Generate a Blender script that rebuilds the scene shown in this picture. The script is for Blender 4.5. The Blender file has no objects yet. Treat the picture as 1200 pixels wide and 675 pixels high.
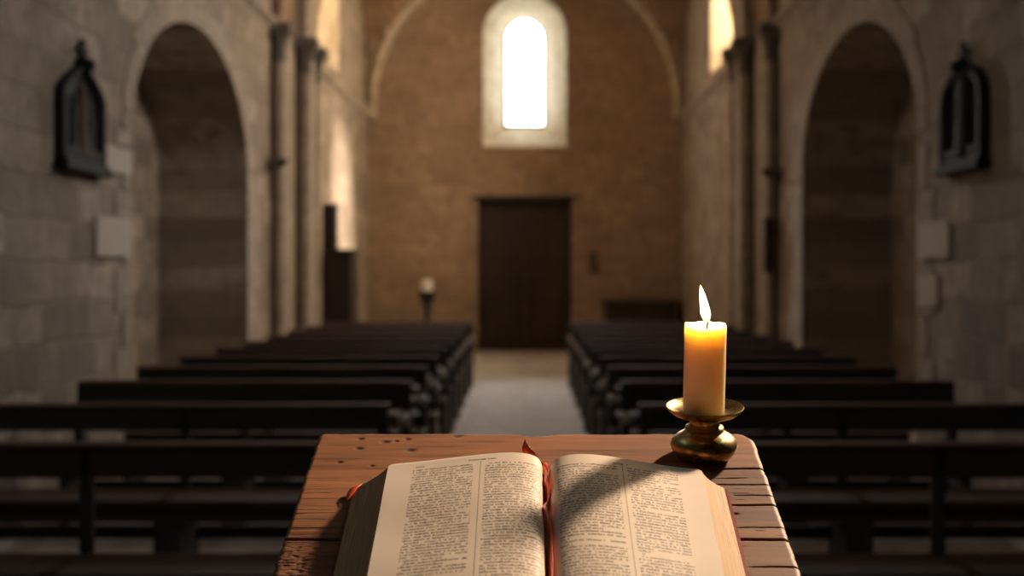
import bpy, bmesh, math, random
import numpy as np
from mathutils import Vector, Matrix, Euler, noise
random.seed(7)
PI = math.pi
SC = bpy.context.scene
C = SC.collection
EYE = 1.6                      # eye level above the floor; every Z below is metres above the floor
F = 1700.0                     # focal length in pixels of a 1200 px wide frame

# ------------------------------------------------------------------ helpers
def link(o, parent=None):
    C.objects.link(o)
    if parent is not None: o.parent = parent
    return o

def mesh_obj(name, verts, faces, mat=None, parent=None, smooth=False):
    me = bpy.data.meshes.new(name)
    me.from_pydata([tuple(v) for v in verts], [], [tuple(f) for f in faces])
    me.validate(); me.update()
    if smooth: me.polygons.foreach_set('use_smooth', [True]*len(me.polygons))
    o = bpy.data.objects.new(name, me)
    if mat: me.materials.append(mat)
    return link(o, parent)

def bm_obj(name, bm, mat=None, parent=None, smooth=False, bevel=0, angle=35):
    bmesh.ops.recalc_face_normals(bm, faces=bm.faces)
    me = bpy.data.meshes.new(name)
    bm.to_mesh(me); bm.free()
    o = bpy.data.objects.new(name, me)
    if mat: me.materials.append(mat)
    if smooth:
        me.polygons.foreach_set('use_smooth', [True]*len(me.polygons))
        if hasattr(me, 'set_sharp_from_angle'): me.set_sharp_from_angle(angle=math.radians(angle))
    link(o, parent)
    if bevel:
        m = o.modifiers.new('b', 'BEVEL'); m.width = bevel; m.segments = 2; m.limit_method = 'ANGLE'
    return o

def thing(name, label, cat, loc=(0,0,0), rot=(0,0,0), group=None):
    o = bpy.data.objects.new(name, None); C.objects.link(o)
    o.location = loc; o.rotation_euler = rot; o.empty_display_size = .1
    return tag(o, label, cat, group)

def tag(o, label, cat, group=None):
    o['label'] = label; o['category'] = cat
    if group: o['group'] = group
    return o

def structure(o):
    o['kind'] = 'structure'; return o

def box(bm, x0, x1, y0, y1, z0, z1):
    vs = [bm.verts.new(p) for p in [(x0,y0,z0),(x1,y0,z0),(x1,y1,z0),(x0,y1,z0),(x0,y0,z1),(x1,y0,z1),(x1,y1,z1),(x0,y1,z1)]]
    for f in [(0,3,2,1),(4,5,6,7),(0,1,5,4),(1,2,6,5),(2,3,7,6),(3,0,4,7)]:
        bm.faces.new([vs[i] for i in f])

def loft(bm, loops, cap=True):
    rows = [[bm.verts.new(p) for p in l] for l in loops]
    n = len(rows[0])
    for a, b in zip(rows, rows[1:]):
        for i in range(n):
            bm.faces.new((a[i], a[(i+1) % n], b[(i+1) % n], b[i]))
    if cap:
        bm.faces.new(rows[0][::-1]); bm.faces.new(rows[-1])

def lathe(bm, prof, n=48, c=(0,0,0)):
    rows = []
    for r, z in prof:
        if r < 1e-6: rows.append([bm.verts.new((c[0], c[1], c[2]+z))])
        else: rows.append([bm.verts.new((c[0]+r*math.cos(2*PI*i/n), c[1]+r*math.sin(2*PI*i/n), c[2]+z)) for i in range(n)])
    for a, b in zip(rows, rows[1:]):
        for i in range(n):
            j = (i+1) % n
            if len(a) == 1 and len(b) == 1: continue
            if len(a) == 1: bm.faces.new((a[0], b[j], b[i]))
            elif len(b) == 1: bm.faces.new((a[i], a[j], b[0]))
            else: bm.faces.new((a[i], a[j], b[j], b[i]))
    if len(rows[0]) > 1: bm.faces.new(rows[0][::-1])
    if len(rows[-1]) > 1: bm.faces.new(rows[-1])

def arch_profile(hw, z0, zs, rise, n=20, round_bottom=0):
    """closed outline (a, z): sill z0, spring zs, half-ellipse of height rise above"""
    pts = [(-hw, z0), (hw, z0)]
    for i in range(n+1):
        t = PI*i/n
        pts.append((hw*math.cos(t), zs+rise*math.sin(t)))
    return pts

# ------------------------------------------------------------------ materials
def nodes(name):
    m = bpy.data.materials.new(name); m.use_nodes = True
    nt = m.node_tree
    return m, nt, nt.nodes['Principled BSDF'], nt.nodes['Material Output']

class NT:
    def __init__(s, nt): s.nt = nt
    def n(s, t, **kw):
        nd = s.nt.nodes.new(t)
        for k, v in kw.items(): setattr(nd, k, v)
        return nd
    def l(s, a, b): s.nt.links.new(a, b)
    def m(s, op, a, b=None, c=None, clamp=False):
        nd = s.n('ShaderNodeMath', operation=op, use_clamp=clamp)
        for i, v in enumerate((a, b, c)):
            if v is None: continue
            if isinstance(v, (int, float)): nd.inputs[i].default_value = v
            else: s.l(v, nd.inputs[i])
        return nd.outputs[0]
    def mix(s, f, a, b, mode='MIX'):
        nd = s.n('ShaderNodeMix', data_type='RGBA', blend_type=mode)
        for i, v in ((0, f), (6, a), (7, b)):
            if isinstance(v, (int, float)): nd.inputs[i].default_value = v
            elif isinstance(v, tuple): nd.inputs[i].default_value = (*v, 1)
            else: s.l(v, nd.inputs[i])
        return nd.outputs[2]
    def noise(s, vec, scale, detail=4, rough=.55, col=False):
        nd = s.n('ShaderNodeTexNoise'); nd.inputs['Scale'].default_value = scale
        nd.inputs['Detail'].default_value = detail; nd.inputs['Roughness'].default_value = rough
        if vec is not None: s.l(vec, nd.inputs['Vector'])
        return nd.outputs[1 if col else 0]
    def ramp(s, f, stops):
        nd = s.n('ShaderNodeValToRGB'); s.l(f, nd.inputs[0])
        e = nd.color_ramp.elements
        while len(e) < len(stops): e.new(.5)
        for i, (p, c) in enumerate(stops):
            e[i].position = p; e[i].color = (*c, 1) if len(c) == 3 else c
        return nd.outputs[0]
    def bump(s, h, strength, dist, bsdf):
        nd = s.n('ShaderNodeBump'); nd.inputs['Strength'].default_value = strength
        nd.inputs['Distance'].default_value = dist
        s.l(h, nd.inputs['Height']); s.l(nd.outputs[0], bsdf.inputs['Normal'])

def stone(name, axis, tint=(.40,.33,.26), bw=.62, rh=.31, contrast=1.0):
    """coursed ashlar: axis says which horizontal axis runs along the wall ('x','y') or 'f' for paving"""
    m, nt, b, out = nodes(name); T = NT(nt)
    geo = T.n('ShaderNodeNewGeometry'); sep = T.n('ShaderNodeSeparateXYZ'); T.l(geo.outputs['Position'], sep.inputs[0])
    P = geo.outputs['Position']
    cmb = T.n('ShaderNodeCombineXYZ')
    if axis == 'x': T.l(sep.outputs[0], cmb.inputs[0]); T.l(sep.outputs[2], cmb.inputs[1])
    elif axis == 'y': T.l(sep.outputs[1], cmb.inputs[0]); T.l(sep.outputs[2], cmb.inputs[1])
    else: T.l(sep.outputs[1], cmb.inputs[0]); T.l(sep.outputs[0], cmb.inputs[1])
    wob = T.noise(P, 1.7, 3, col=True)
    wm = T.n('ShaderNodeVectorMath', operation='SUBTRACT'); T.l(wob, wm.inputs[0]); wm.inputs[1].default_value = (.5,.5,.5)
    ws = T.n('ShaderNodeVectorMath', operation='SCALE'); T.l(wm.outputs[0], ws.inputs[0]); ws.inputs['Scale'].default_value = .15
    add = T.n('ShaderNodeVectorMath', operation='ADD'); T.l(cmb.outputs[0], add.inputs[0]); T.l(ws.outputs[0], add.inputs[1])
    br = T.n('ShaderNodeTexBrick'); T.l(add.outputs[0], br.inputs['Vector'])
    br.inputs['Scale'].default_value = 1; br.inputs['Brick Width'].default_value = bw; br.inputs['Row Height'].default_value = rh
    br.inputs['Mortar Size'].default_value = .012; br.inputs['Mortar Smooth'].default_value = .6
    br.inputs['Color1'].default_value = (0,0,0,1); br.inputs['Color2'].default_value = (1,1,1,1)
    br.inputs['Mortar'].default_value = (.35,.35,.35,1)
    br.offset_frequency = 2; br.squash = .8; br.squash_frequency = 3
    big = T.noise(P, .8, 4); mid = T.noise(P, 5, 6, .65); fine = T.noise(P, 45, 4, .6)
    t = tint; k = contrast
    lo = tuple(c*(1-.36*k) for c in t); hi = tuple(min(1, c*(1+.30*k)) for c in t)
    c1 = T.mix(br.outputs[0], lo, hi)
    c2 = T.mix(T.m('MULTIPLY', T.ramp(big, [(.35,(0,0,0)),(.65,(1,1,1))]), .5), c1, (t[0]*.95, t[1]*.82, t[2]*.68))
    c3 = T.mix(T.ramp(mid, [(.32,(.95,.95,.95)),(.48,(.35,.35,.35)),(.68,(0,0,0))]), c2, (t[0]*.45, t[1]*.42, t[2]*.40))
    c4 = T.mix(T.m('MULTIPLY', fine, .35), c3, (t[0]*.6, t[1]*.6, t[2]*.6))
    c5 = T.mix(T.m('MULTIPLY', br.outputs[1], .5), c4, (t[0]*.7, t[1]*.68, t[2]*.62))
    T.l(c5, b.inputs['Base Color'])
    b.inputs['Roughness'].default_value = .9
    h = T.m('ADD', T.m('MULTIPLY', br.outputs[1], -1.0), T.m('ADD', T.m('MULTIPLY', mid, 1.2), T.m('MULTIPLY', fine, .4)))
    T.bump(h, .7, .02, b)
    return m

def plain(name, col, rough=.6, metal=0, noisy=.25, scale=8, bump=0.0, spec=.5):
    m, nt, b, out = nodes(name); T = NT(nt)
    tc = T.n('ShaderNodeTexCoord')
    nz = T.noise(tc.outputs['Object'], scale, 5, .6)
    T.l(T.mix(nz, tuple(c*(1-noisy) for c in col), tuple(min(1, c*(1+noisy)) for c in col)), b.inputs['Base Color'])
    b.inputs['Roughness'].default_value = rough; b.inputs['Metallic'].default_value = metal
    b.inputs['Specular IOR Level'].default_value = spec
    if bump: T.bump(T.noise(tc.outputs['Object'], scale*6, 4), bump, .003, b)
    return m

def wood(name, dark, light, axis='X', scale=14, rough=.45, stretch=14, knots=False, spec=.5):
    m, nt, b, out = nodes(name); T = NT(nt)
    tc = T.n('ShaderNodeTexCoord'); mp = T.n('ShaderNodeMapping'); T.l(tc.outputs['Object'], mp.inputs[0])
    s = {'X': (1/stretch,1,1), 'Y': (1,1/stretch,1), 'Z': (1,1,1/stretch)}[axis]
    mp.inputs['Scale'].default_value = s
    a = T.noise(mp.outputs[0], scale, 6, .62); c = T.noise(mp.outputs[0], scale*5, 5, .6); g = T.noise(tc.outputs['Object'], scale*.35, 3)
    mixv = T.m('ADD', T.m('MULTIPLY', a, .6), T.m('ADD', T.m('MULTIPLY', c, .25), T.m('MULTIPLY', g, .2)))
    mid = tuple((x+y)/2 for x, y in zip(dark, light))
    col = T.ramp(mixv, [(.38, dark), (.52, mid), (.66, light)])
    if knots:
        at = T.n('ShaderNodeAttribute', attribute_name='dirt')
        fib = T.ramp(c, [(.36,(1,1,1)),(.44,(0,0,0))])
        col = T.mix(T.m('MULTIPLY', fib, .45), col, tuple(x*.45 for x in dark))
        col = T.mix(at.outputs['Fac'], col, (.018,.013,.010))
        aw = T.n('ShaderNodeAttribute', attribute_name='edge_highlight')
        col = T.mix(aw.outputs['Fac'], col, (.50,.39,.30))  # pale edge highlight mixed into the wood colour
    T.l(col, b.inputs['Base Color']); b.inputs['Roughness'].default_value = rough
    b.inputs['Specular IOR Level'].default_value = spec
    T.bump(T.m('ADD', a, T.m('MULTIPLY', c, .7)), .35, .0015 if knots else .004, b)
    return m

def emitter(name, col, strength, lattice=None):
    m, nt, b, out = nodes(name); T = NT(nt)
    e = T.n('ShaderNodeEmission'); e.inputs[0].default_value = (*col, 1); e.inputs[1].default_value = strength
    if lattice:
        tc = T.n('ShaderNodeTexCoord')
        nz = T.noise(tc.outputs['Object'], lattice, 2)
        T.l(T.mix(nz, tuple(c*.9 for c in col), tuple(c*1.1 for c in col)), e.inputs[0])
    T.l(e.outputs[0], out.inputs[0]); nt.nodes.remove(b)
    return m

M = {}
M['wall_y'] = stone('limestone_side', 'y', (.41,.335,.265), bw=.52, rh=.28, contrast=1.7)
M['wall_x'] = stone('limestone_back', 'x', (.40,.285,.20), contrast=.8)
M['floor'] = stone('paving', 'f', (.66,.64,.62), bw=.9, rh=.6, contrast=.35)
M['vault'] = stone('vault_stone', 'y', (.36,.235,.15), contrast=.6)
M['dressed'] = stone('dressed_stone', 'y', (.46,.385,.305), bw=.5, rh=.35, contrast=.4)
M['dressed_x'] = stone('dressed_stone_back', 'x', (.60,.50,.38), bw=.5, rh=.5, contrast=.3)
M['splay'] = stone('plastered_splay', 'x', (.82,.69,.50), bw=.6, rh=.55, contrast=.15)
M['pale'] = plain('pale_repair_stone', (.52,.46,.39), .9, scale=3, noisy=.12, bump=.3)
M['pew'] = wood('dark_pew_wood', (.030,.036,.040), (.085,.064,.056), 'X', 5, .6, 12, spec=.22)
M['pew_end'] = wood('dark_pew_end_wood', (.030,.036,.040), (.080,.064,.056), 'Z', 5, .55, 10, spec=.3)
M['pew_top'] = wood('lit_pew_ledge_wood', (.055,.026,.018), (.17,.082,.058), 'X', 5, .75, 12, spec=.12)  # backlight on the ledge tops painted in as lighter, redder wood
M['pew_seat'] = wood('reddish_pew_seat_wood', (.040,.021,.015), (.115,.062,.044), 'X', 5, .75, 12, spec=.12)  # redder and a little lighter than the rails
M['knob'] = plain('polished_glint_knob', (.42,.40,.37), .22, scale=30, noisy=.1)  # polished; the pale base colour imitates glints on the arm ends
M['door'] = wood('old_door_wood', (.010,.006,.005), (.045,.022,.014), 'Z', 3, .6, 10)
M['oak'] = wood('lectern_oak', (.125,.042,.015), (.40,.165,.066), 'X', 22, .62, 16, knots=True, spec=.35)
M['oak_plain'] = wood('lectern_post_oak', (.10,.045,.02), (.28,.15,.07), 'Z', 10, .6, 12)
M['iron'] = plain('black_iron', (.018,.018,.018), .5, .6, scale=20)
M['bronze'] = plain('dark_patinated_bronze', (.014,.017,.017), .75, 0, scale=20, bump=.3, spec=.15)
M['relief'] = plain('painted_relief', (.017,.016,.015), .8, 0, noisy=.6, scale=9, spec=.15)
M['relief_red'] = plain('faded_red_paint', (.085,.045,.038), .8, 0, noisy=.4, scale=9, spec=.15)
M['shrine_dark'] = wood('shrine_frame_wood', (.008,.009,.009), (.020,.020,.019), 'Z', 8, .75, 8, spec=.15)
M['lead'] = plain('window_leading', (.05,.06,.06), .7)
M['red'] = plain('red_leather', (.24,.022,.018), .38, scale=60, bump=.25)
M['ribbon'] = plain('red_satin_ribbon', (.80,.10,.03), .25, scale=60, noisy=.2)
M['white_wax'] = plain('white_wax', (.8,.74,.66), .4, noisy=.05)
M['dark_wood'] = wood('cupboard_wood', (.010,.007,.006), (.035,.020,.015), 'Z', 6, .5, 8)

def brass():
    m, nt, b, out = nodes('aged_brass'); T = NT(nt)
    tc = T.n('ShaderNodeTexCoord'); nz = T.noise(tc.outputs['Object'], 60, 6, .65); n2 = T.noise(tc.outputs['Object'], 14, 4)
    f = T.m('MULTIPLY', nz, n2)
    T.l(T.ramp(f, [(.14,(.70,.52,.22)),(.26,(.46,.33,.13)),(.40,(.20,.14,.06))]), b.inputs['Base Color'])
    b.inputs['Metallic'].default_value = 1
    T.l(T.ramp(nz, [(.35,(.24,.24,.24)),(.7,(.42,.42,.42))]), b.inputs['Roughness'])
    T.bump(nz, .15, .001, b)
    return m
M['brass'] = brass()

def wax():
    m, nt, b, out = nodes('candle_wax'); T = NT(nt)
    b.inputs['Base Color'].default_value = (.92,.80,.52,1)
    b.inputs['Subsurface Weight'].default_value = 1
    b.inputs['Subsurface Radius'].default_value = (1.0,.70,.34)
    b.inputs['Subsurface Scale'].default_value = .030
    b.inputs['Roughness'].default_value = .42
    tc = T.n('ShaderNodeTexCoord'); T.bump(T.noise(tc.outputs['Object'], 90, 3), .12, .002, b)
    return m
M['wax'] = wax()

def flame_mat():
    m, nt, b, out = nodes('candle_flame'); T = NT(nt)
    nt.nodes.remove(b)
    tc = T.n('ShaderNodeTexCoord'); sep = T.n('ShaderNodeSeparateXYZ'); T.l(tc.outputs['Generated'], sep.inputs[0])
    lw = T.n('ShaderNodeLayerWeight'); lw.inputs[0].default_value = .5
    colz = T.ramp(sep.outputs[2], [(0,(.9,.28,.08)),(.16,(1,.5,.18)),(.32,(1,.86,.60)),(.78,(1,.84,.52)),(.93,(1,.5,.14)),(1,(1,.3,.06))])
    strz = T.ramp(sep.outputs[2], [(0,(.05,.05,.05)),(.18,(.35,.35,.35)),(.4,(1,1,1)),(.85,(.8,.8,.8)),(1,(.35,.35,.35))])
    col = T.mix(T.m('POWER', lw.outputs['Facing'], 2.2), colz, (1,.40,.08))
    e = T.n('ShaderNodeEmission'); T.l(col, e.inputs[0]); T.l(T.m('MULTIPLY', strz, 9.0), e.inputs[1])
    tr = T.n('ShaderNodeBsdfTransparent'); ad = T.n('ShaderNodeAddShader'); T.l(e.outputs[0], ad.inputs[0]); T.l(tr.outputs[0], ad.inputs[1])
    T.l(ad.outputs[0], out.inputs[0])
    return m
M['flame'] = flame_mat()

def paper_edge():
    m, nt, b, out = nodes('page_edges'); T = NT(nt)
    tc = T.n('ShaderNodeTexCoord'); at = T.n('ShaderNodeAttribute', attribute_name='layer')
    sep = T.n('ShaderNodeSeparateXYZ'); T.l(tc.outputs['Object'], sep.inputs[0])
    cmb = T.n('ShaderNodeCombineXYZ'); T.l(at.outputs['Fac'], cmb.inputs[0])
    T.l(T.m('MULTIPLY', sep.outputs[1], .35), cmb.inputs[1])
    nz = T.noise(cmb.outputs[0], 34, 5, .7)
    n2 = T.noise(tc.outputs['Object'], 25, 4)
    c = T.ramp(nz, [(.3,(.20,.11,.05)),(.5,(.50,.33,.17)),(.7,(.70,.52,.30))])
    T.l(T.mix(T.m('MULTIPLY', n2, .4), c, (.55,.34,.16)), b.inputs['Base Color'])
    b.inputs['Roughness'].default_value = .75
    T.bump(nz, .6, .0012, b)
    return m
M['edge'] = paper_edge()

def page_mat(name, col1, rule, col2, head, seed, mirror):
    """printed page. UV: x metres along the page width from its left edge, y metres down from its top edge"""
    m, nt, b, out = nodes(name); T = NT(nt)
    uv = T.n('ShaderNodeUVMap'); uv.uv_map = 'UVMap'
    sep = T.n('ShaderNodeSeparateXYZ'); T.l(uv.outputs[0], sep.inputs[0])
    X, Y = sep.outputs[0], sep.outputs[1]
    wn = T.noise(uv.outputs[0], 30, 2)
    PIT, CW = .0060, .00185
    Y0 = .0215
    row = T.m('DIVIDE', T.m('SUBTRACT', Y, Y0), PIT)
    rid = T.m('FLOOR', row); rf = T.m('FRACT', row)
    def h(a, b_, s):      # hash of two cell numbers
        c = T.n('ShaderNodeCombineXYZ')
        for i, v in enumerate((a, b_, s)):
            if isinstance(v, (int, float)): c.inputs[i].default_value = v
            else: T.l(v, c.inputs[i])
        w = T.n('ShaderNodeTexWhiteNoise', noise_dimensions='3D'); T.l(c.outputs[0], w.inputs['Vector']); return w.outputs['Value']
    ink_total = None
    for k, (a0, a1) in enumerate((col1, col2)):
        s = seed+k*10
        fx = T.m('DIVIDE', T.m('SUBTRACT', X, a0), a1-a0)         # 0..1 over the column
        inside = T.m('MULTIPLY', T.m('GREATER_THAN', fx, 0), T.m('LESS_THAN', fx, 1))
        # paragraph ends: a few rows stop short, the next one is indented
        hr = h(rid, 0, s+.5); short = T.m('LESS_THAN', hr, .11)
        end = T.m('SUBTRACT', 1, T.m('MULTIPLY', short, T.m('MULTIPLY_ADD', h(rid, 1, s+.7), .75, .12)))
        hp = h(T.m('SUBTRACT', rid, 1), 0, s+.5); ind = T.m('MULTIPLY', T.m('LESS_THAN', hp, .11), .06)
        inside = T.m('MULTIPLY', inside, T.m('MULTIPLY', T.m('LESS_THAN', fx, end), T.m('GREATER_THAN', fx, ind)))
        cx = T.m('DIVIDE', T.m('SUBTRACT', X, a0), CW); cid = T.m('FLOOR', cx); cf = T.m('FRACT', cx)
        letter = T.m('GREATER_THAN', h(cid, rid, s), .17)          # 1 letter, 0 space
        # letter body: strokes from finer cells
        gx = T.m('FLOOR', T.m('MULTIPLY', cx, 3)); gy = T.m('FLOOR', T.m('MULTIPLY', row, 5))
        stroke = T.m('MULTIPLY_ADD', T.m('GREATER_THAN', h(gx, gy, s+3), .36), .75, .2)
        tall = T.m('GREATER_THAN', rf, T.m('MULTIPLY_ADD', T.m('GREATER_THAN', h(cid, rid, s+5), .6), -.16, .34))
        body = T.m('MULTIPLY', tall, T.m('LESS_THAN', rf, .84))
        ink = T.m('MULTIPLY', T.m('MULTIPLY', inside, letter), T.m('MULTIPLY', stroke, body))
        ink_total = ink if ink_total is None else T.m('MAXIMUM', ink_total, ink)
    ink_total = T.m('MULTIPLY', ink_total, T.m('GREATER_THAN', Y, Y0))
    # column rule
    rl = T.m('MULTIPLY', T.m('LESS_THAN', T.m('ABSOLUTE', T.m('SUBTRACT', X, rule)), .00045), T.m('GREATER_THAN', Y, Y0-.004))
    # running heads
    for (a0, a1, y0) in head:
        ins = T.m('MULTIPLY', T.m('GREATER_THAN', X, a0), T.m('LESS_THAN', X, a1))
        vy = T.m('LESS_THAN', T.m('ABSOLUTE', T.m('SUBTRACT', Y, y0)), .0017)
        cid = T.m('FLOOR', T.m('DIVIDE', X, .0016))
        gx = T.m('FLOOR', T.m('DIVIDE', X, .00055)); gy = T.m('FLOOR', T.m('DIVIDE', Y, .0012))
        q = T.m('MULTIPLY', T.m('GREATER_THAN', h(cid, 3, seed+8), .16), T.m('MULTIPLY_ADD', T.m('GREATER_THAN', h(gx, gy, seed+9), .35), .7, .25))
        ink_total = T.m('MAXIMUM', ink_total, T.m('MULTIPLY', T.m('MULTIPLY', ins, vy), q))
    ink_total = T.m('MAXIMUM', ink_total, T.m('MULTIPLY', rl, .8))
    ink_total = T.m('MULTIPLY', ink_total, T.m('MULTIPLY_ADD', wn, .5, .55), clamp=True)
    paper = T.mix(T.noise(uv.outputs[0], 14, 5), (.76,.63,.50), (.86,.75,.62))
    T.l(T.mix(ink_total, paper, (.075,.048,.036)), b.inputs['Base Color'])
    b.inputs['Roughness'].default_value = .65; b.inputs['Specular IOR Level'].default_value = .3
    return m

# ------------------------------------------------------------------ the room
XW = 3.2; DB = 29.6; TH = 1.35; ZTOP = 8.4; YN = -5.5
SPR = EYE+3.1
def boolean(o, cutters):
    for c in cutters:
        md = o.modifiers.new('c', 'BOOLEAN'); md.operation = 'DIFFERENCE'; md.object = c; md.solver = 'EXACT'
    dg = bpy.context.evaluated_depsgraph_get()
    dg.update()
    me = bpy.data.meshes.new_from_object(o.evaluated_get(dg))
    o.modifiers.clear(); o.data = me
    for c in cutters: bpy.data.objects.remove(c)

def splay(w, test):
    w.data.materials.append(M['splay'])
    k = len(w.data.materials)-1
    for p in w.data.polygons:
        p.material_index = k if test(p.center) else 0
NICHE = dict(c=14.25, hw=2.45, zs=EYE+1.15, rise=1.25, depth=1.02)
SIDE_WINDOWS = [(3.0, EYE+3.45), (14.25, EYE+3.45), (23.6, EYE+3.42)]
def side_wall(sgn, name):
    bm = bmesh.new()
    xs = sorted((sgn*XW, sgn*(XW+TH)))
    box(bm, xs[0], xs[1], YN, DB+1.2, -.3, ZTOP)
    w = bm_obj(name, bm, M['wall_y'])
    cut = []
    # the blind arched recess
    pr = arch_profile(NICHE['hw'], -.2, NICHE['zs'], NICHE['rise'], 40)
    bm = bmesh.new()
    loft(bm, [[(sgn*(XW-.3), NICHE['c']+a, z) for a, z in pr], [(sgn*(XW+NICHE['depth']), NICHE['c']+a, z) for a, z in pr]])
    cut.append(bm_obj('cutter', bm))
    for (c, zs) in SIDE_WINDOWS:
        o_pr = arch_profile(1.37, zs, zs+.95, 1.15, 20); i_pr = arch_profile(.5, zs+.45, zs+1.25, .5, 20)
        def ext(t):
            return [(sgn*(XW+1.0*t), c+p[0]+(q[0]-p[0])*t, p[1]+(q[1]-p[1])*t) for p, q in zip(o_pr, i_pr)]
        bm = bmesh.new()
        loft(bm, [ext(-.15), ext(1.0), [(sgn*(XW+TH+.3), c+q[0], q[1]) for q in i_pr]])
        cut.append(bm_obj('cutter', bm))
    boolean(w, cut)
    splay(w, lambda c: any(abs(c.y-cc) < 1.4 and z0-.02 < c.z < z0+2.4 for cc, z0 in SIDE_WINDOWS) and XW+.01 < abs(c.x) < XW+1.3)  # on these side reveals the pale plaster colour stands in for strong window light
    return structure(w)
side_wall(-1, 'wall_left'); side_wall(1, 'wall_right')

# end wall with the door opening and the splayed window
bm = bmesh.new(); box(bm, -XW, XW, DB, DB+1.2, -.3, ZTOP)
bw = bm_obj('wall_back', bm, M['wall_x'])
WO = arch_profile(.85, EYE+2.58, EYE+4.86, .85, 24); WI = arch_profile(.415, EYE+3.06, EYE+4.90, .415, 24)
def wext(t): return [(p[0]+(q[0]-p[0])*t, DB+.85*t, p[1]+(q[1]-p[1])*t) for p, q in zip(WO, WI)]
bm = bmesh.new(); loft(bm, [wext(-.1), wext(1.0), [(q[0], DB+1.5, q[1]) for q in WI]]); c1 = bm_obj('cutter', bm)
bm = bmesh.new(); box(bm, -.96, .96, DB-.2, DB+.55, -.2, EYE+1.52); c2 = bm_obj('cutter', bm)
boolean(bw, [c1, c2]); splay(bw, lambda c: c.z > EYE+2.5 and DB+.01 < c.y < DB+1.15 and abs(c.x) < .9); structure(bw)

# wall behind the camera
bm = bmesh.new(); box(bm, -XW, XW, YN-.4, YN, -.3, ZTOP); structure(bm_obj('wall_front', bm, M['wall_x']))

# floor with the raised step the lectern stands on
bm = bmesh.new()
prof = [(YN,.2),(3.57,.2),(3.6,.17),(3.6,0),(DB+.9,0),(DB+.9,-.3),(YN,-.3)]
loft(bm, [[(-XW-1.2, y, z) for y, z in prof], [(XW+1.2, y, z) for y, z in prof]])
structure(bm_obj('floor', bm, M['floor']))

# dressed stone slightly proud of the walls: splay lining, arch rings, cornice, piers
def band(bm, inner, outer, f0, f1):
    """flat ring between two outlines (open, same length), extruded from f0 to f1 (functions a,z -> xyz)"""
    n = len(inner)
    L = [[bm.verts.new(f(p)) for p in pts] for f, pts in ((f0, inner), (f0, outer), (f1, outer), (f1, inner))]
    for i in range(n-1):
        for a, b_ in ((0,1),(1,2),(2,3),(3,0)):
            bm.faces.new((L[a][i], L[a][i+1], L[b_][i+1], L[b_][i]))
    bm.faces.new([L[k][0] for k in range(4)]); bm.faces.new([L[k][-1] for k in (3,2,1,0)])

TN = [0]
def trim(bm, mat, smooth=False):
    TN[0] += 1
    return structure(bm_obj('trim_%d' % TN[0], bm, mat, smooth=smooth))

for sgn in (-1, 1):
    # voussoir ring of the recess: separate wedge stones with joints
    bm = bmesh.new(); N = 25
    c, hw, zs, rise = NICHE['c'], NICHE['hw'], NICHE['zs'], NICHE['rise']
    for k in range(N):
        a0, a1 = PI*(k+.02)/N, PI*(k+.98)/N
        th = .30 + .03*math.sin(k*2.3)
        ts = [a0+(a1-a0)*j/3 for j in range(4)]
        inner = [(hw*math.cos(t), zs+rise*math.sin(t)) for t in ts]
        outer = [((hw+th)*math.cos(t), zs+(rise+th)*math.sin(t)) for t in ts]
        band(bm, inner, outer, lambda p: (sgn*(XW+.02), c+p[0], p[1]), lambda p: (sgn*(XW-.012), c+p[0], p[1]))
    z = .0; k = 0
    while z < zs-.12:
        hh = min(random.uniform(.28,.42), zs-z)
        for s2 in (-1, 1):
            wdt = .28 if (k+(s2 > 0)) % 2 else .48
            y0, y1 = sorted((c+s2*hw, c+s2*(hw+wdt)))
            box(bm, *sorted((sgn*(XW+.02), sgn*(XW-.010))), y0, y1, z+.006, z+hh-.006)
        z += hh; k += 1
    trim(bm, M['dressed'])
    # cornice running along the wall
    bm = bmesh.new()
    cp = [(0,-.10),(.03,-.09),(.05,-.03),(.10,0),(.13,.03),(.13,.075),(0,.10)]
    for (ya, yb) in ((YN, DB),):
        loft(bm, [[(sgn*(XW+.02-a), ya, SPR+z) for a, z in cp], [(sgn*(XW+.02-a), yb, SPR+z) for a, z in cp]])
    trim(bm, M['dressed'])
    # stepped pier with two round shafts and their capitals
    bm = bmesh.new()
    def pb(x0, x1, y0, y1, z0, z1): box(bm, *sorted((sgn*x0, sgn*x1)), y0, y1, z0, z1)
    pb(XW+.05, 3.07, 18.3, 21.5, 0, SPR+.05)
    pb(3.12, 2.93, 19.45, 20.35, 0, SPR+.05)
    pb(XW+.05, 3.02, 18.25, 21.55, 0, .35); pb(3.12, 2.87, 19.4, 20.4, 0, .35)
    trim(bm, M['dressed'])
    for (x, y, r) in ((3.10, 18.30, .075), (2.95, 19.46, .085), (2.95, 20.34, .085)):
        bm = bmesh.new()
        lathe(bm, [(r*1.5,0),(r*1.5,.12),(r*1.25,.18),(r*1.35,.24),(r,.30),(r,SPR-.42)], 20, (sgn*x, y, 0))
        trim(bm, M['dressed'], True)
        bm = bmesh.new()
        lathe(bm, [(r,SPR-.43),(r*1.25,SPR-.40),(r,SPR-.36),(r*1.05,SPR-.30),(r*1.5,SPR-.17),(r*1.9,SPR-.10)], 20, (sgn*x, y, 0))
        q = r*2.1; box(bm, sgn*x-q, sgn*x+q, y-q, y+q, SPR-.10, SPR+.04)
        trim(bm, M['capital'] if 'capital' in M else M.setdefault('capital', plain('dark_weathered_capital_stone', (.13,.11,.09), .9, scale=6, bump=.3)), True)

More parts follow.
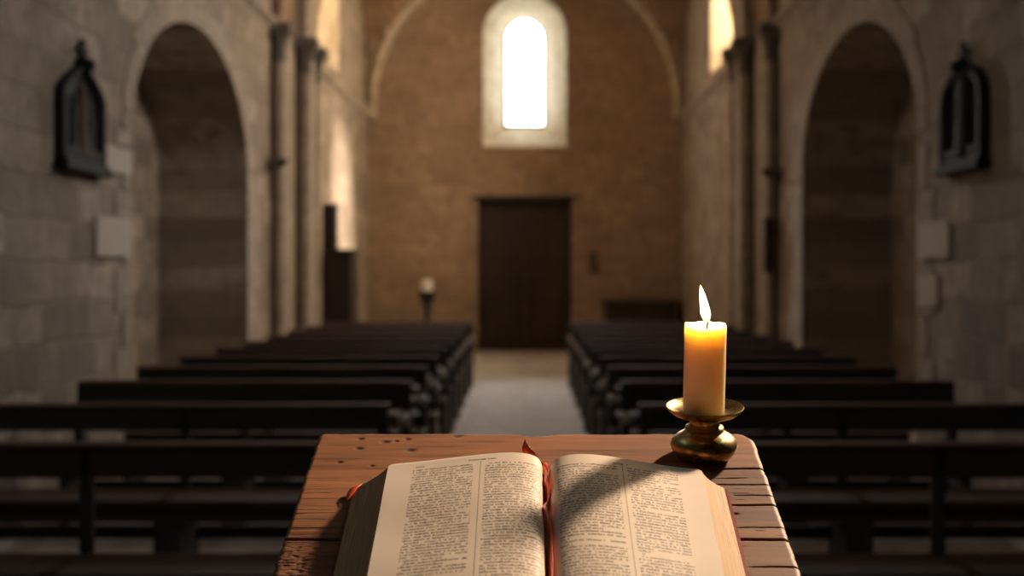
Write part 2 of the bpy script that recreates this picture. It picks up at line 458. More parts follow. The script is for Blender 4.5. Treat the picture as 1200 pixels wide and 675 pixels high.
# transverse arches of the vault
STILT = .25
def rib(y0, y1, rin, rout, zc, mat, n=48):
    bm = bmesh.new(); zc += STILT
    inner = [(rin*math.cos(PI*i/n), zc+rin*math.sin(PI*i/n)) for i in range(n+1)]
    outer = [(rout*math.cos(PI*i/n), zc+rout*math.sin(PI*i/n)) for i in range(n+1)]
    inner = [(rin, SPR)]+inner+[(-rin, SPR)]; outer = [(rout, SPR)]+outer+[(-rout, SPR)]
    band(bm, inner, outer, lambda p: (p[0], y0, p[1]), lambda p: (p[0], y1, p[1]))
    return trim(bm, mat, True)
rib(18.3, 21.5, 3.08, 3.3, SPR, M['vault'])
rib(19.45, 20.35, 2.93, 3.15, SPR, M['dressed'])
rib(28.95, 29.7, 3.02, 3.3, SPR, M['dressed_x'])
# moulded roll on the last arch
bm = bmesh.new()
n = 48
for i in range(n):
    pass
loops = []
for i in range(n+1):
    a = PI*i/n; cx, cz = 3.07*math.cos(a), SPR+STILT+3.07*math.sin(a)
    loops.append([(cx+.11*math.cos(a)*math.cos(b), 28.95+.11*math.sin(b), cz+.11*math.sin(a)*math.cos(b)) for b in [2*PI*j/10 for j in range(10)]])
loft(bm, loops); trim(bm, M['dressed_x'], True)

# groin vault: the higher of a lengthwise and a crosswise barrel, bay by bay
def vault():
    verts, faces = [], []
    na, nb = 40, 40
    for (y0, y1) in ((YN, 8.6), (8.6, 19.9), (19.9, DB)):
        base = len(verts)
        for j in range(nb+1):
            s = -math.cos(PI*j/nb); y = (y0+y1)/2 + s*(y1-y0)/2
            for i in range(na+1):
                x = -math.cos(PI*i/na)
                z = max(math.sqrt(max(0, 1-x*x)), math.sqrt(max(0, 1-s*s)))
                verts.append((x*(XW+.02), y, SPR+STILT+(XW+.02)*z if z > 0 else SPR))
        for j in range(nb):
            for i in range(na):
                a = base+j*(na+1)+i
                faces.append((a, a+na+1, a+na+2, a+1))
    o = mesh_obj('ceiling', verts, faces, M['vault'])
    md = o.modifiers.new('s', 'SOLIDIFY'); md.thickness = .18; md.offset = 1
    return structure(o)
vault()

# windows
def window(name, prof, frame_at, mat, leads=True, lead_step=.16):
    """frame_at maps (a, z, depth) to xyz; depth grows outward"""
    bm = bmesh.new()
    loft(bm, [[frame_at(a, z, .0) for a, z in prof], [frame_at(a, z, .02) for a, z in prof]])
    w = structure(bm_obj(name, bm, mat))
    bm = bmesh.new()
    cz = sum(z for a, z in prof)/len(prof); n = len(prof)
    inner = [(a*.93, cz+(z-cz)*.975) for a, z in prof]
    A = [bm.verts.new(frame_at(a, z, -.03)) for a, z in prof]; B = [bm.verts.new(frame_at(a, z, -.03)) for a, z in inner]
    A2 = [bm.verts.new(frame_at(a, z, .0)) for a, z in prof]; B2 = [bm.verts.new(frame_at(a, z, .0)) for a, z in inner]
    for i in range(n):
        j = (i+1) % n
        bm.faces.new((A[i],A[j],B[j],B[i])); bm.faces.new((B[i],B[j],B2[j],B2[i])); bm.faces.new((A[i],A[j],A2[j],A2[i]))
    bm_obj('window_frame', bm, M['lead'], w)
    # lead lattice
    hw = max(a for a, z in prof); z0 = min(z for a, z in prof); z1 = max(z for a, z in prof); zs = z1-hw
    bm = bmesh.new()
    def seg(p, q, t=.006):
        (a0, za), (a1, zb) = p, q
        L = math.hypot(a1-a0, zb-za); nx, nz = -(zb-za)/L*t, (a1-a0)/L*t
        ring = [(a0+nx, za+nz), (a0-nx, za-nz), (a1-nx, zb-nz), (a1+nx, zb+nz)]
        loft(bm, [[frame_at(a, z, -.012) for a, z in ring], [frame_at(a, z, -.001) for a, z in ring]])
    z = z0+lead_step
    while z < z1-.03:
        h = hw if z < zs else math.sqrt(max(0, hw*hw-(z-zs)**2))
        seg((-h, z), (h, z)); z += lead_step*1.5
    for a in (-hw*.5, 0, hw*.5):
        seg((a, z0), (a, zs+math.sqrt(hw*hw-a*a)))
    bm_obj('leading', bm, M['lead'], w)
    return w
K = 1.0
M['glass_back'] = emitter('bright_daylit_glass', (.90,1.0,1.0), 10*K, 6)
M['glass_right'] = emitter('warm_daylit_glass', (1.0,.78,.52), 190*K)
M['glass_left'] = emitter('cool_daylit_glass', (1.0,.80,.56), 28*K)
M['glass_right_near'] = emitter('daylit_glass_right_near', (1.0,.92,.84), 84*K)
M['glass_left_near'] = emitter('daylit_glass_left_near', (1.0,.92,.86), 9*K)
M['glass_fill'] = emitter('cool_fill_glass', (.62,.84,1.0), 22*K)  # unseen windows near the lectern, glow added as cool fill
M['glass_fill_left'] = emitter('cool_fill_glass_left', (.62,.84,1.0), 11*K)  # weaker added cool fill for the left side
window('window_1', WI, lambda a, z, d: (a, DB+.85+d, z), M['glass_back'])
wn_ = 2
for sgn, far, near in ((-1, 'glass_left', 'glass_left_near'), (1, 'glass_right', 'glass_right_near')):
    for k, (c, zs) in enumerate(SIDE_WINDOWS):
        pr = arch_profile(.5, zs+.45, zs+1.25, .5, 20)
        window('window_%d' % wn_, pr, (lambda sg, cc: (lambda a, z, d: (sg*(XW+1.0+d), cc+a, z)))(sgn, c), M[(('glass_fill_left' if sgn < 0 else 'glass_fill'), near, far)[k]])
        wn_ += 1

# ------------------------------------------------------------------ main door
def door():
    d = bpy.data.objects.new('door_1', None); C.objects.link(d); d.location = (0, DB+.30, 0); structure(d)
    bm = bmesh.new()
    for s in (-1, 1): box(bm, *sorted((s*.96, s*.86)), -.10, .12, 0, EYE+1.52)
    box(bm, -.96, .96, -.10, .12, EYE+1.40, EYE+1.52)
    bm_obj('door_frame', bm, M['dark_wood'], d, bevel=.008)
    for s in (-1, 1):
        bm = bmesh.new()
        for k in range(5):
            a = .006+k*.171; box(bm, *sorted((s*a, s*(a+.165))), .0, .05, .01, EYE+1.40)
        leaf = bm_obj('door_leaf', bm, M['door'], d, bevel=.005)
        bm = bmesh.new()
        for z in (.12, .95, 1.75, 2.65): box(bm, *sorted((s*.02, s*.85)), -.035, .0, z, z+.16)
        for a in (.01, .75): box(bm, *sorted((s*a, s*(a+.10))), -.030, .0, .12, 2.8)
        bm_obj('door_rail', bm, M['door'], leaf, bevel=.005)
        bm = bmesh.new(); lathe(bm, [(0,-.07),(.03,-.065),(.04,-.045),(.03,-.03),(.012,-.02),(.012,.0)], 16)
        bmesh.ops.rotate(bm, verts=bm.verts, matrix=Matrix.Rotation(-PI/2, 3, 'X')); 
        bmesh.ops.translate(bm, verts=bm.verts, vec=(s*.09, -.035, 1.2))
        bm_obj('door_handle', bm, M['iron'], leaf, smooth=True)
door()
# timber lintel over the doorway
bm = bmesh.new(); box(bm, -1.08, 1.08, DB-.03, DB+.25, EYE+1.50, EYE+1.58); trim(bm, M['dark_wood'])

# pale repair stones beside the arches
for sgn in (-1, 1):
    bm = bmesh.new()
    def blk(y0, y1, z0, z1):
        box(bm, *sorted((sgn*(XW+.02), sgn*(XW-.022))), y0, y1, EYE+z0, EYE+z1)
    blk(10.78, 11.72, .13, .43) if sgn < 0 else blk(10.9, 11.75, .12, .40)
    blk(10.95, 11.72, .78, .98) if sgn < 0 else blk(11.2, 11.75, -.02, -.28+.02)
    trim(bm, M['pale'])

# ------------------------------------------------------------------ pews
def make_pew():
    X0, X1 = .68, 2.83                                   # built right of the aisle, local origin at its back rail
    xc = (X0+X1)/2; w = X1-X0
    p = thing('church_pew', '', 'pew')
    def part(name, boxes, mat, bev=.006):
        bm = bmesh.new()
        for b in boxes: box(bm, *b)
        return bm_obj(name, bm, mat, p, bevel=bev)
    part('back_rail', [(-w/2+.03, w/2-.03, .0, .04, .765, .885)], M['pew'])
    part('book_ledge', [(-w/2+.0, w/2-.0, -.01, .11, .885, .905)], M['pew_top'])
    part('seat', [(-w/2+.03, w/2-.03, -.42, .02, .425, .46)], M['pew_seat'])
    part('seat_apron', [(-w/2+.06, w/2-.06, -.39, -.365, .345, .425)], M['pew'])
    part('stretcher', [(-w/2+.05, w/2-.05, -.02, .02, .20, .27)], M['pew'])
    # end supports: back post, front leg, arm
    for s in (-1, 1):
        x0, x1 = sorted((s*(w/2), s*(w/2-.055)))
        bm = bmesh.new()
        out = [(-.40,0),(-.34,0),(-.31,.06),(-.06,.06),(-.05,0),(.06,0),(.055,.5),(.05,.885),(-.012,.885),(-.012,.72),(-.36,.695),(-.40,.68),(-.385,.655),(-.10,.62),(-.07,.56),(-.07,.46),(-.32,.46),(-.36,.42),(-.38,.10)]
        loft(bm, [[(x0, a, z) for a, z in out], [(x1, a, z) for a, z in out]])
        bm_obj('pew_end', bm, M['pew_end'], p, bevel=.006)
        bm = bmesh.new()
        lathe(bm, [(0,-.034),(.020,-.028),(.034,-.012),(.037,.004),(.030,.022),(.014,.032),(0,.034)], 14, ((x0+x1)/2, -.385, .700))
        bm_obj('arm_knob', bm, M['knob'], p, smooth=True)
    bm = bmesh.new()
    out = [(-.38,0),(-.30,0),(-.27,.08),(-.08,.08),(-.05,0),(.04,0),(.04,.885),(.0,.885),(-.0,.46),(-.02,.425),(-.38,.425)]
    lower = [(-.38,0),(-.30,0),(-.27,.08),(-.08,.08),(-.05,0),(.04,0),(.04,.425),(-.38,.425)]
    loft(bm, [[(-.07, a, z) for a, z in lower], [(.07, a, z) for a, z in lower]])
    box(bm, -.028, .028, .0, .04, .42, .885)
    bm_obj('centre_support', bm, M['pew_end'], p, bevel=.006)
    return p
def copy_tree(o, parent=None):
    c = o.copy(); C.objects.link(c); c.parent = parent
    for ch in list(o.children): copy_tree(ch, c)
    return c
pew0 = make_pew()
ROWS = [5.9, 7.66, 9.33, 10.75, 12.1, 13.45, 14.8, 16.2, 17.6, 19.05, 20.5]
ORD = ['nearest row', 'second row', 'third row', 'fourth row', 'fifth row', 'sixth row', 'seventh row', 'eighth row', 'ninth row', 'tenth row']
first = True
for sgn, side in ((-1, 'left'), (1, 'right')):
    for k, d in enumerate(ROWS):
        o = pew0 if first else copy_tree(pew0)
        first = False
        o.location = ((-1.795 if sgn < 0 else 1.685)+random.uniform(-.01,.01), d, 0)
        o.rotation_euler.z = random.uniform(-.004,.004)
        if k == len(ROWS)-1: where = 'farthest row, closest to the main door'
        else: where = ORD[k] + ' from the lectern'
        o['label'] = 'dark wooden open-backed pew %s of the aisle, %s' % (side, where)
        o['group'] = 'pews %s of the aisle' % side

# ------------------------------------------------------------------ wall shrines
def shrine(sgn, yc, width, z0, zsh, zap, label, rounded):
    t = thing('wall_shrine', label, 'shrine', (sgn*XW, yc, EYE+z0))
    H = zsh-z0; A = zap-z0; hw = width/2
    def outline(k=1.0, dz=0, n=14):
        pts = [(-hw*k, dz), (hw*k, dz), (hw*k, H)]
        for i in range(1, n):
            u = i/n
            if rounded: a = PI*u; pts.append((hw*k*math.cos(a), H+(A-H)*math.sin(a)**.9*k))
            else:
                uu = 1-abs(2*u-1); pts.append((hw*k*(1-2*u), H+(A-H)*(uu**.72)*k))
        pts.append((-hw*k, H))
        return pts
    X = lambda d: -sgn*d                                  # d metres out from the wall
    o1, o2 = outline(), outline(.76, .07)
    bm = bmesh.new()
    n = len(o1)
    L = [[bm.verts.new((X(d), a, z)) for a, z in pts] for d, pts in ((0, o1), (.055, o1), (.07, outline(.93, .03)), (.055, o2), (.02, o2))]
    for A_, B_ in zip(L, L[1:]):
        for i in range(n): bm.faces.new((A_[i], A_[(i+1) % n], B_[(i+1) % n], B_[i]))
    bm.faces.new(L[-1]); bm.faces.new(L[0][::-1])
    bm_obj('frame', bm, M['shrine_dark'], t)
    bm = bmesh.new(); 
    for (e, za, zb, dd) in ((.03, -.03, .02, .105), (.01, .02, .05, .09)):
        box(bm, *sorted((X(0), X(dd))), -hw-e, hw+e, za, zb)
    bm_obj('base_moulding', bm, M['bronze'], t, bevel=.008)
    bm = bmesh.new()
    ca = A
    box(bm, *sorted((X(.02), X(.055))), -.035, .035, ca-.03, ca+.17)
    box(bm, *sorted((X(.022), X(.053))), -.10, .10, ca+.07, ca+.115)
    lathe(bm, [(0,-.06),(.07,-.05),(.09,0),(.05,.04),(0,.05)], 12, (X(.045), 0, ca))
    bm_obj('cross_finial', bm, M['bronze'], t, bevel=.006)
    # relief: three draped standing figures, bodies and heads as one carved surface
    figs = [(-.17,.50,.040),(.02,.60,.055),(.19,.46,.040)] if not rounded else [(0,.80,.075)]
    for q, (a, h, r) in enumerate(figs):
        h *= (A/.80)
        bm = bmesh.new()
        lathe(bm, [(0,.0),(r*1.9,.0),(r*1.6,h*.25),(r*1.25,h*.5),(r*1.55,h*.72),(r*1.3,h*.80),(r*.5,h*.83),(r*.72,h*.88),(r*.75,h*.94),(r*.4,h*.99),(0,h)], 14)
        bmesh.ops.scale(bm, verts=bm.verts, vec=(.38,1.25,.9))
        bmesh.ops.translate(bm, verts=bm.verts, vec=(X(.03), a*width/.9, .09))
        bm_obj('relief_figure', bm, M['relief_red'] if q == 1 else M['relief'], t, smooth=True)
    bm = bmesh.new(); box(bm, *sorted((X(.01), X(.06))), -hw*.76, hw*.76, .065, .15)
    bm_obj('relief_ground', bm, M['relief'], t, bevel=.01)
    return t
shrine(-1, 10.38, 1.02, .745, 1.27, 1.50, 'dark pointed wall shrine with carved figures and small cross, on the left wall', False)
shrine(1, 10.48, 1.02, .76, 1.22, 1.50, 'dark round-topped wall shrine with small cross, on the right wall', True)

# ------------------------------------------------------------------ small things on walls and at the back
for sgn, zc, side in ((-1, 1.34, 'left'), (1, 1.22, 'right')):
    t = thing('wall_bracket', 'small black iron bracket lamp fixed beside the pier on the %s wall' % side, 'bracket', (sgn*3.2, 18.05, EYE+zc), group='iron wall brackets')
    bm = bmesh.new(); box(bm, *sorted((0, -sgn*.02)), -.05, .05, -.10, .10); bm_obj('back_plate', bm, M['iron'], t, bevel=.004)
    bm = bmesh.new(); box(bm, *sorted((-sgn*.01, -sgn*.20)), -.014, .014, -.02, .008); box(bm, *sorted((-sgn*.05,-sgn*.075)), -.012,.012,-.08,-.01); bm_obj('arm', bm, M['iron'], t)
    bm = bmesh.new(); lathe(bm, [(.02,0),(.05,.02),(.075,.07),(.07,.075),(.03,.035)], 16, (-sgn*.19, 0, 0)); bm_obj('lamp_cup', bm, M['iron'], t, smooth=True)

# narrow dark box on the right pier
t = thing('alms_box', 'narrow tall dark box mounted on the right pier', 'box', (3.055, 18.215, EYE+.02))
bm = bmesh.new(); box(bm, -.055, .055, -.05, .085, 0, .64); bm_obj('case', bm, M['dark_wood'], t, bevel=.01)
bm = bmesh.new(); box(bm, -.065, .065, -.06, .085, .64, .67); bm_obj('lid', bm, M['iron'], t, bevel=.005)

# cupboard with a tall narrow post against the left wall
t = thing('confessional', 'dark wooden confessional against the left wall with tall narrow side panel', 'confessional', (-3.03, 21.95, 0))
bm = bmesh.new(); box(bm, -.04, .40, 0, .9, .08, EYE+.31); box(bm, -.02, .38, .02, .88, 0, .08); bm_obj('body', bm, M['dark_wood'], t, bevel=.012)
bm = bmesh.new(); box(bm, -.04, .43, -.04, .93, EYE+.31, EYE+.36); bm_obj('cornice', bm, M['dark_wood'], t, bevel=.012)
bm = bmesh.new(); box(bm, -.04, .15, .05, .45, EYE+.36, EYE+1.0); box(bm, -.04, .17, .03, .47, EYE+1.0, EYE+1.05); bm_obj('side_panel', bm, M['dark_wood'], t, bevel=.01)
bm = bmesh.new(); box(bm, .03, .33, -.018, .0, .2, 1.75); box(bm, .06, .30, -.028, -.015, .28, .9); box(bm, .06, .30, -.028, -.015, 1.0, 1.66)
d = bm_obj('door', bm, M['dark_wood'], t, bevel=.006)
bm = bmesh.new(); lathe(bm, [(0,-.03),(.018,-.02),(.018,-.01),(.008,0)], 12, (.30, -.03, 1.0)); bm_obj('knob', bm, M['iron'], d)

# pricket stand with a thick pale candle beside the back wall
t = thing('candle_stand', 'tall dark iron candle stand left of the main door', 'candle stand', (-1.86, 27.6, 0))
bm = bmesh.new(); lathe(bm, [(.20,0),(.20,.03),(.08,.07),(.045,.14)], 24); bm_obj('foot', bm, M['iron'], t, smooth=True)
bm = bmesh.new(); lathe(bm, [(.04,.14),(.04,.45),(.07,.50),(.07,.54),(.045,.60),(.05,.95),(.09,1.04)], 20); bm_obj('stem', bm, M['iron'], t, smooth=True)
bm = bmesh.new(); lathe(bm, [(.08,1.04),(.13,1.08),(.165,1.22),(.16,1.255),(.14,1.255),(.12,1.21),(0,1.21)], 24); bm_obj('cup', bm, M['iron'], t, smooth=True)
t = thing('pillar_candle', 'short thick white candle on the dark stand left of the main door', 'candle', (-1.86, 27.6, 1.21))
bm = bmesh.new(); lathe(bm, [(.095,0),(.105,.05),(.105,.24),(.095,.27),(.05,.275),(0,.262)], 24); bm_obj('wax_body', bm, M['white_wax'], t, smooth=True)
bm = bmesh.new(); lathe(bm, [(.006,.262),(.006,.30),(0,.302)], 8); bm_obj('wick', bm, M['iron'], t)

# low dark bench-chest at the back wall, right of the door
t = thing('storage_chest', 'dark wooden chest standing against the end wall, right of the main door', 'chest', (2.32, 29.2, 0))
bm = bmesh.new(); box(bm, -.70, .70, -.32, .36, .08, .95); bm_obj('body', bm, M['dark_wood'], t, bevel=.012)
bm = bmesh.new(); box(bm, -.74, .74, -.36, .38, .95, 1.06); bm_obj('lid', bm, M['dark_wood'], t, bevel=.015)
for sx in (-1, 1):
    for sy in (-.28, .30):
        bm = bmesh.new(); box(bm, sx*.66-.05, sx*.66+.05, sy-.05, sy+.05, 0, .1); bm_obj('foot', bm, M['dark_wood'], t, bevel=.006)
# holy-water stoup on the end wall
t = thing('holy_water_stoup', 'small worn stone water basin on the end wall right of the door', 'basin', (1.40, DB, EYE+.03))
st = plain('worn_stoup_stone', (.12,.085,.06), .8, scale=12)
bm = bmesh.new(); box(bm, -.09, .09, -.05, 0, .0, .40); bm_obj('back_stone', bm, st, t, bevel=.03)
bm = bmesh.new(); lathe(bm, [(.02,.0),(.07,.04),(.11,.12),(.115,.14),(.09,.14),(.07,.11),(0,.09)], 20, (0,-.07,.0)); bm_obj('bowl', bm, st, t, smooth=True)

# ------------------------------------------------------------------ lectern
TH_B = math.radians(17.0); D0, Z0 = 1.75, EYE-.1935
ct, sth = math.cos(TH_B), math.sin(TH_B)
def on_board(u, v, h=0):       # u right, v down the slope from the far edge, h off the surface
    return Vector((u, D0 - v*ct - h*sth, Z0 - v*sth + h*ct))
LEN = .52
lec = thing('lectern', 'weathered wooden lectern with a slanted plank top, holding the open book', 'lectern', (0.013, 1.50, .2))
def board():
    NX, NV = 330, 520
    xl = lambda v: -.2475 + .006*min(1, v/.34); xr = lambda v: .2735 - .007*min(1, v/.34)
    holes = [(-.196,.016,.0028),(-.1655,.025,.0036),(-.153,.023,.0020),(-.140,.017,.0026),(-.195,.044,.0034),(-.134,.049,.0040),(-.081,.007,.0040),(.180,.010,.0025),(.232,.073,.002),(.224,.215,.0026),(-.213,.083,.0024),(-.175,.093,.0020)]
    # cracks: v, x0, x1, depth, half width
    cr = [(.273,-.3,.3,.009,.0016),(.101,.165,.3,.006,.0012),(.143,.19,.3,.0035,.0009),(.194,.20,.3,.007,.0013),(.171,.215,.3,.0025,.0008),(.127,.20,.262,.002,.0007),(.246,.20,.3,.0018,.0008),(.33,.21,.3,.004,.001),(.35,-.3,-.2,.002,.001)]
    rnd = random.Random(3)
    for i in range(26):
        v = rnd.uniform(.12,.268); cr.append((v, -.3, -.3+rnd.uniform(.06,.12), rnd.uniform(.0003,.0010), rnd.uniform(.0004,.0007)))
    for i in range(12):
        v = rnd.uniform(.11,.34); x = rnd.uniform(.19,.25); cr.append((v, x, x+rnd.uniform(.02,.06), rnd.uniform(.0006,.0014), .0005))
    tt = np.linspace(0, 1, NX+1); vv = np.linspace(0, 1, NV+1)*LEN
    U, V = np.meshgrid(tt, vv)
    XL = -.2475-.000*V; XR = .2735-.009*V
    wob = np.array([noise.noise((0, v*30, 3.1))*.0022+noise.noise((0, v*110, 7))*.0010 for v in vv])[:, None]
    wob2 = np.array([noise.noise((0, v*35, 9.1))*.0016+noise.noise((0, v*120, 17))*.0009 for v in vv])[:, None]
    # rounded corners at the far edge
    def inset(r): return np.where(V < r, r-np.sqrt(np.maximum(0, r*r-(r-V)**2)), 0)
    XL = XL+wob+inset(.008); XR = XR+wob2-inset(.026)
    X = XL+(XR-XL)*U
    # far edge line: wobble and the broken notch near the spine of the book
    ex = X[0]
    edge = np.array([noise.noise((x*25, 5.5, 0))*.003+noise.noise((x*90, 1.5, 0))*.0012 for x in ex])
    notch = .0075*np.exp(-((ex-.006)/.010)**2)+.004*np.exp(-((ex-.022)/.008)**2)+.0025*(1/(1+np.exp(-(-ex-.045)/.004)))*0
    VV = V+(edge+notch)[None, :]*np.clip(1-V/.02, 0, 1)
    Z = np.zeros_like(X); dirt = np.zeros_like(X)
    for (v0, x0, x1, dp, hw) in cr:
        wig = np.array([noise.noise((x*18+v0*90, v0*50, 2))*.0028 for x in ex])[None, :]
        jag = np.array([noise.noise((x*140+v0*90, v0*50, 2))*.0006 for x in ex])[None, :]
        d = np.abs(VV-(v0+wig+jag)); w = hw*np.clip(np.minimum((X-x0), (x1-X))/.03, 0, 1)+1e-6
        g = np.exp(-(d/w)**2)*np.clip(np.minimum((X-x0), (x1-X))/.02, 0, 1)
        Z -= dp*g; dirt = np.maximum(dirt, g*min(1, dp/.003))
    for (hx, hv, r) in holes:
        nz_ = .35*np.sin(X*1900+hx*900)*np.cos(VV*1500+hv*500)
        g = np.exp(-np.maximum(0, ((X-hx)/(r*1.5))**2+((VV-hv)/(r*1.15))**2+nz_*.6)**1.5)*(np.hypot(X-hx, VV-hv) < r*3)
        Z -= .0012*g; dirt = np.maximum(dirt, g*.85)
    # eroded splinters low on the left edge
    er = np.exp(-(((X+.24)/.045)**2+((VV-.335)/.055)**2))
    ern = np.array([[0]])
    chip = np.zeros_like(X)
    ii = np.argwhere(er > .06)
    for j_, i_ in ii: chip[j_, i_] = noise.noise((X[j_, i_]*120, VV[j_, i_]*330, 4.0))+.6*noise.noise((X[j_, i_]*330, VV[j_, i_]*800, 8.0))
    Z -= .0030*er*np.clip(chip, 0, 1)
    dirt = np.maximum(dirt, er*.6*np.clip(chip*2.2-.3, 0, 1))
    # the planks at the right and at the foot have weathered darker
    sg = lambda q: 1/(1+np.exp(-q))
    pat = .75+.25*np.sin(VV*95+np.sin(X*20))
    dirt = np.maximum(dirt, .55*pat*sg((X-.185)/.012)*sg((VV-.098)/.003))
    dirt = np.maximum(dirt, .24*sg((VV-.273)/.002)*sg((-X-.1)/.02))
    # worn arris; a highlight is painted along the right and far edges
    dl, dr = X-XL, XR-X
    Z -= .002*np.exp(-(np.minimum(dl, dr)/.002)**2) + .002*np.exp(-(V/.002)**2)
    edge_highlight = np.clip(np.exp(-(dr/.0028)**2)*.8+np.exp(-(V/.0035)**2)*.75, 0, .85)
    # world of the board: far edge line at local origin
    base = Vector(lec.location)
    Yw = D0 - VV*ct - Z*sth - base.y; Zw = Z0 - VV*sth + Z*ct - base.z; Xw = X-base.x
    top = np.stack([Xw, Yw, Zw], -1).reshape(-1, 3)
    n0 = len(top); W = NX+1
    verts = top.tolist()
    per = [i for i in range(W)] + [j*W+NX for j in range(1, NV+1)] + [NV*W+i for i in range(NX-1, -1, -1)] + [j*W for j in range(NV-1, 0, -1)]
    T_ = .038
    for p in per:
        x, y, z = top[p]; verts.append((x, y+T_*sth, z-T_*ct))
    faces = []
    for j in range(NV):
        for i in range(NX):
            a = j*W+i; faces.append((a, a+W, a+W+1, a+1))
    m_ = len(per)
    for k in range(m_):
        k2 = (k+1) % m_; faces.append((per[k], per[k2], n0+k2, n0+k))
    faces.append(tuple(range(n0+m_-1, n0-1, -1)))
    o = mesh_obj('slanted_top', verts, faces, M['oak'], lec)
    me = o.data
    for nm, arr in (('dirt', dirt), ('edge_highlight', edge_highlight)):
        at = me.attributes.new(nm, 'FLOAT', 'POINT')
        full = np.zeros(len(verts), dtype=np.float32); full[:n0] = arr.reshape(-1).astype(np.float32)
        at.data.foreach_set('value', full)
    sm = np.zeros(len(me.polygons), dtype=bool); sm[:NX*NV] = True
    me.polygons.foreach_set('use_smooth', sm)
board()
def lp(u, v, h): return on_board(u, v, h)-Vector(lec.location)
bm = bmesh.new()
loft(bm, [[lp(u, v, h) for v, h in ((LEN,-.038),(LEN,.028),(LEN+.022,.028),(LEN+.022,-.038))] for u in (-.243, .268)])
bm_obj('book_ledge', bm, M['oak_plain'], lec, bevel=.003)
bm = bmesh.new()
za, zb = 1.30-.2, 1.14-.2
lo = .12
def pt(x, y, under=.040):        # point under the board at world depth y
    v = (D0-y)/ct; return (x, y-1.50, Z0-v*sth-under/ct-.2)
loft(bm, [[(-.11,-.10,.10),(.11,-.10,.10),(.11,.12,.10),(-.11,.12,.10)], [pt(-.11,1.40),pt(.11,1.40),pt(.11,1.62),pt(-.11,1.62)]])
bm_obj('post', bm, M['oak_plain'], lec, bevel=.006)
bm = bmesh.new(); box(bm, -.26, .26, -.24, .24, 0, .06); box(bm, -.19, .19, -.18, .18, .06, .10)
bm_obj('foot', bm, M['oak_plain'], lec, bevel=.008)

# ------------------------------------------------------------------ open book
VT = .163
book = thing('open_book', 'thick open book with two-column printed pages and red cover, on the lectern', 'book', on_board(.0205, VT, .0006), (TH_B, 0, 0))
PH = .30                                     # page height
def catmull(P, t):
    n = len(P)-1; x = t*n; i = min(int(x), n-1); f = x-i
    p0, p1, p2, p3 = P[max(i-1,0)], P[i], P[i+1], P[min(i+2,n)]
    return tuple(.5*((2*b)+(-a+c)*f+(2*a-5*b+4*c-d)*f*f+(-a+3*b-3*c+d)*f**3) for a, b, c, d in zip(p0,p1,p2,p3))
PROF = {  # (distance from the spine, height) of the page surface, gutter to fore edge
 -1: [(.0010,.014),(.0012,.024),(.0022,.0335),(.0065,.0405),(.014,.0445),(.026,.0468),(.044,.0470),(.070,.0452),(.10,.0420),(.135,.0378),(.1690,.0345)],
  1: [(.0040,.010),(.0042,.020),(.0058,.0300),(.0110,.0375),(.020,.0425),(.034,.0450),(.052,.0450),(.078,.0420),(.108,.0372),(.140,.0318),(.1690,.0285)]}
FOOT = {-1: .208, 1: .196}
CORNER = .009
def surf(side, t, y, lift=0):
    """t 0..1 gutter to fore edge, y metres down the page"""
    d, h = catmull(PROF[side], t)
    # the page heaves a little near the gutter about half way down the visible part
    if side < 0:
        b = math.exp(-((y-.092)/.018)**2)*math.exp(-((t-.22)/.13)**2)
        h += -.0022*b
        d += .0025*math.exp(-((y-.10)/.02)**2)*math.exp(-(t/.15)**2)
    h += .0006*math.sin(y*40+t*5)*t
    ins = 0
    if y < CORNER: ins = CORNER-math.sqrt(max(0, CORNER**2-(CORNER-y)**2))
    d = d-ins*max(0, (t-.6)/.4)
    d *= 1+t*((.022-.17*y) if side > 0 else (-.06*y))
    return (side*d, -y, h+lift)
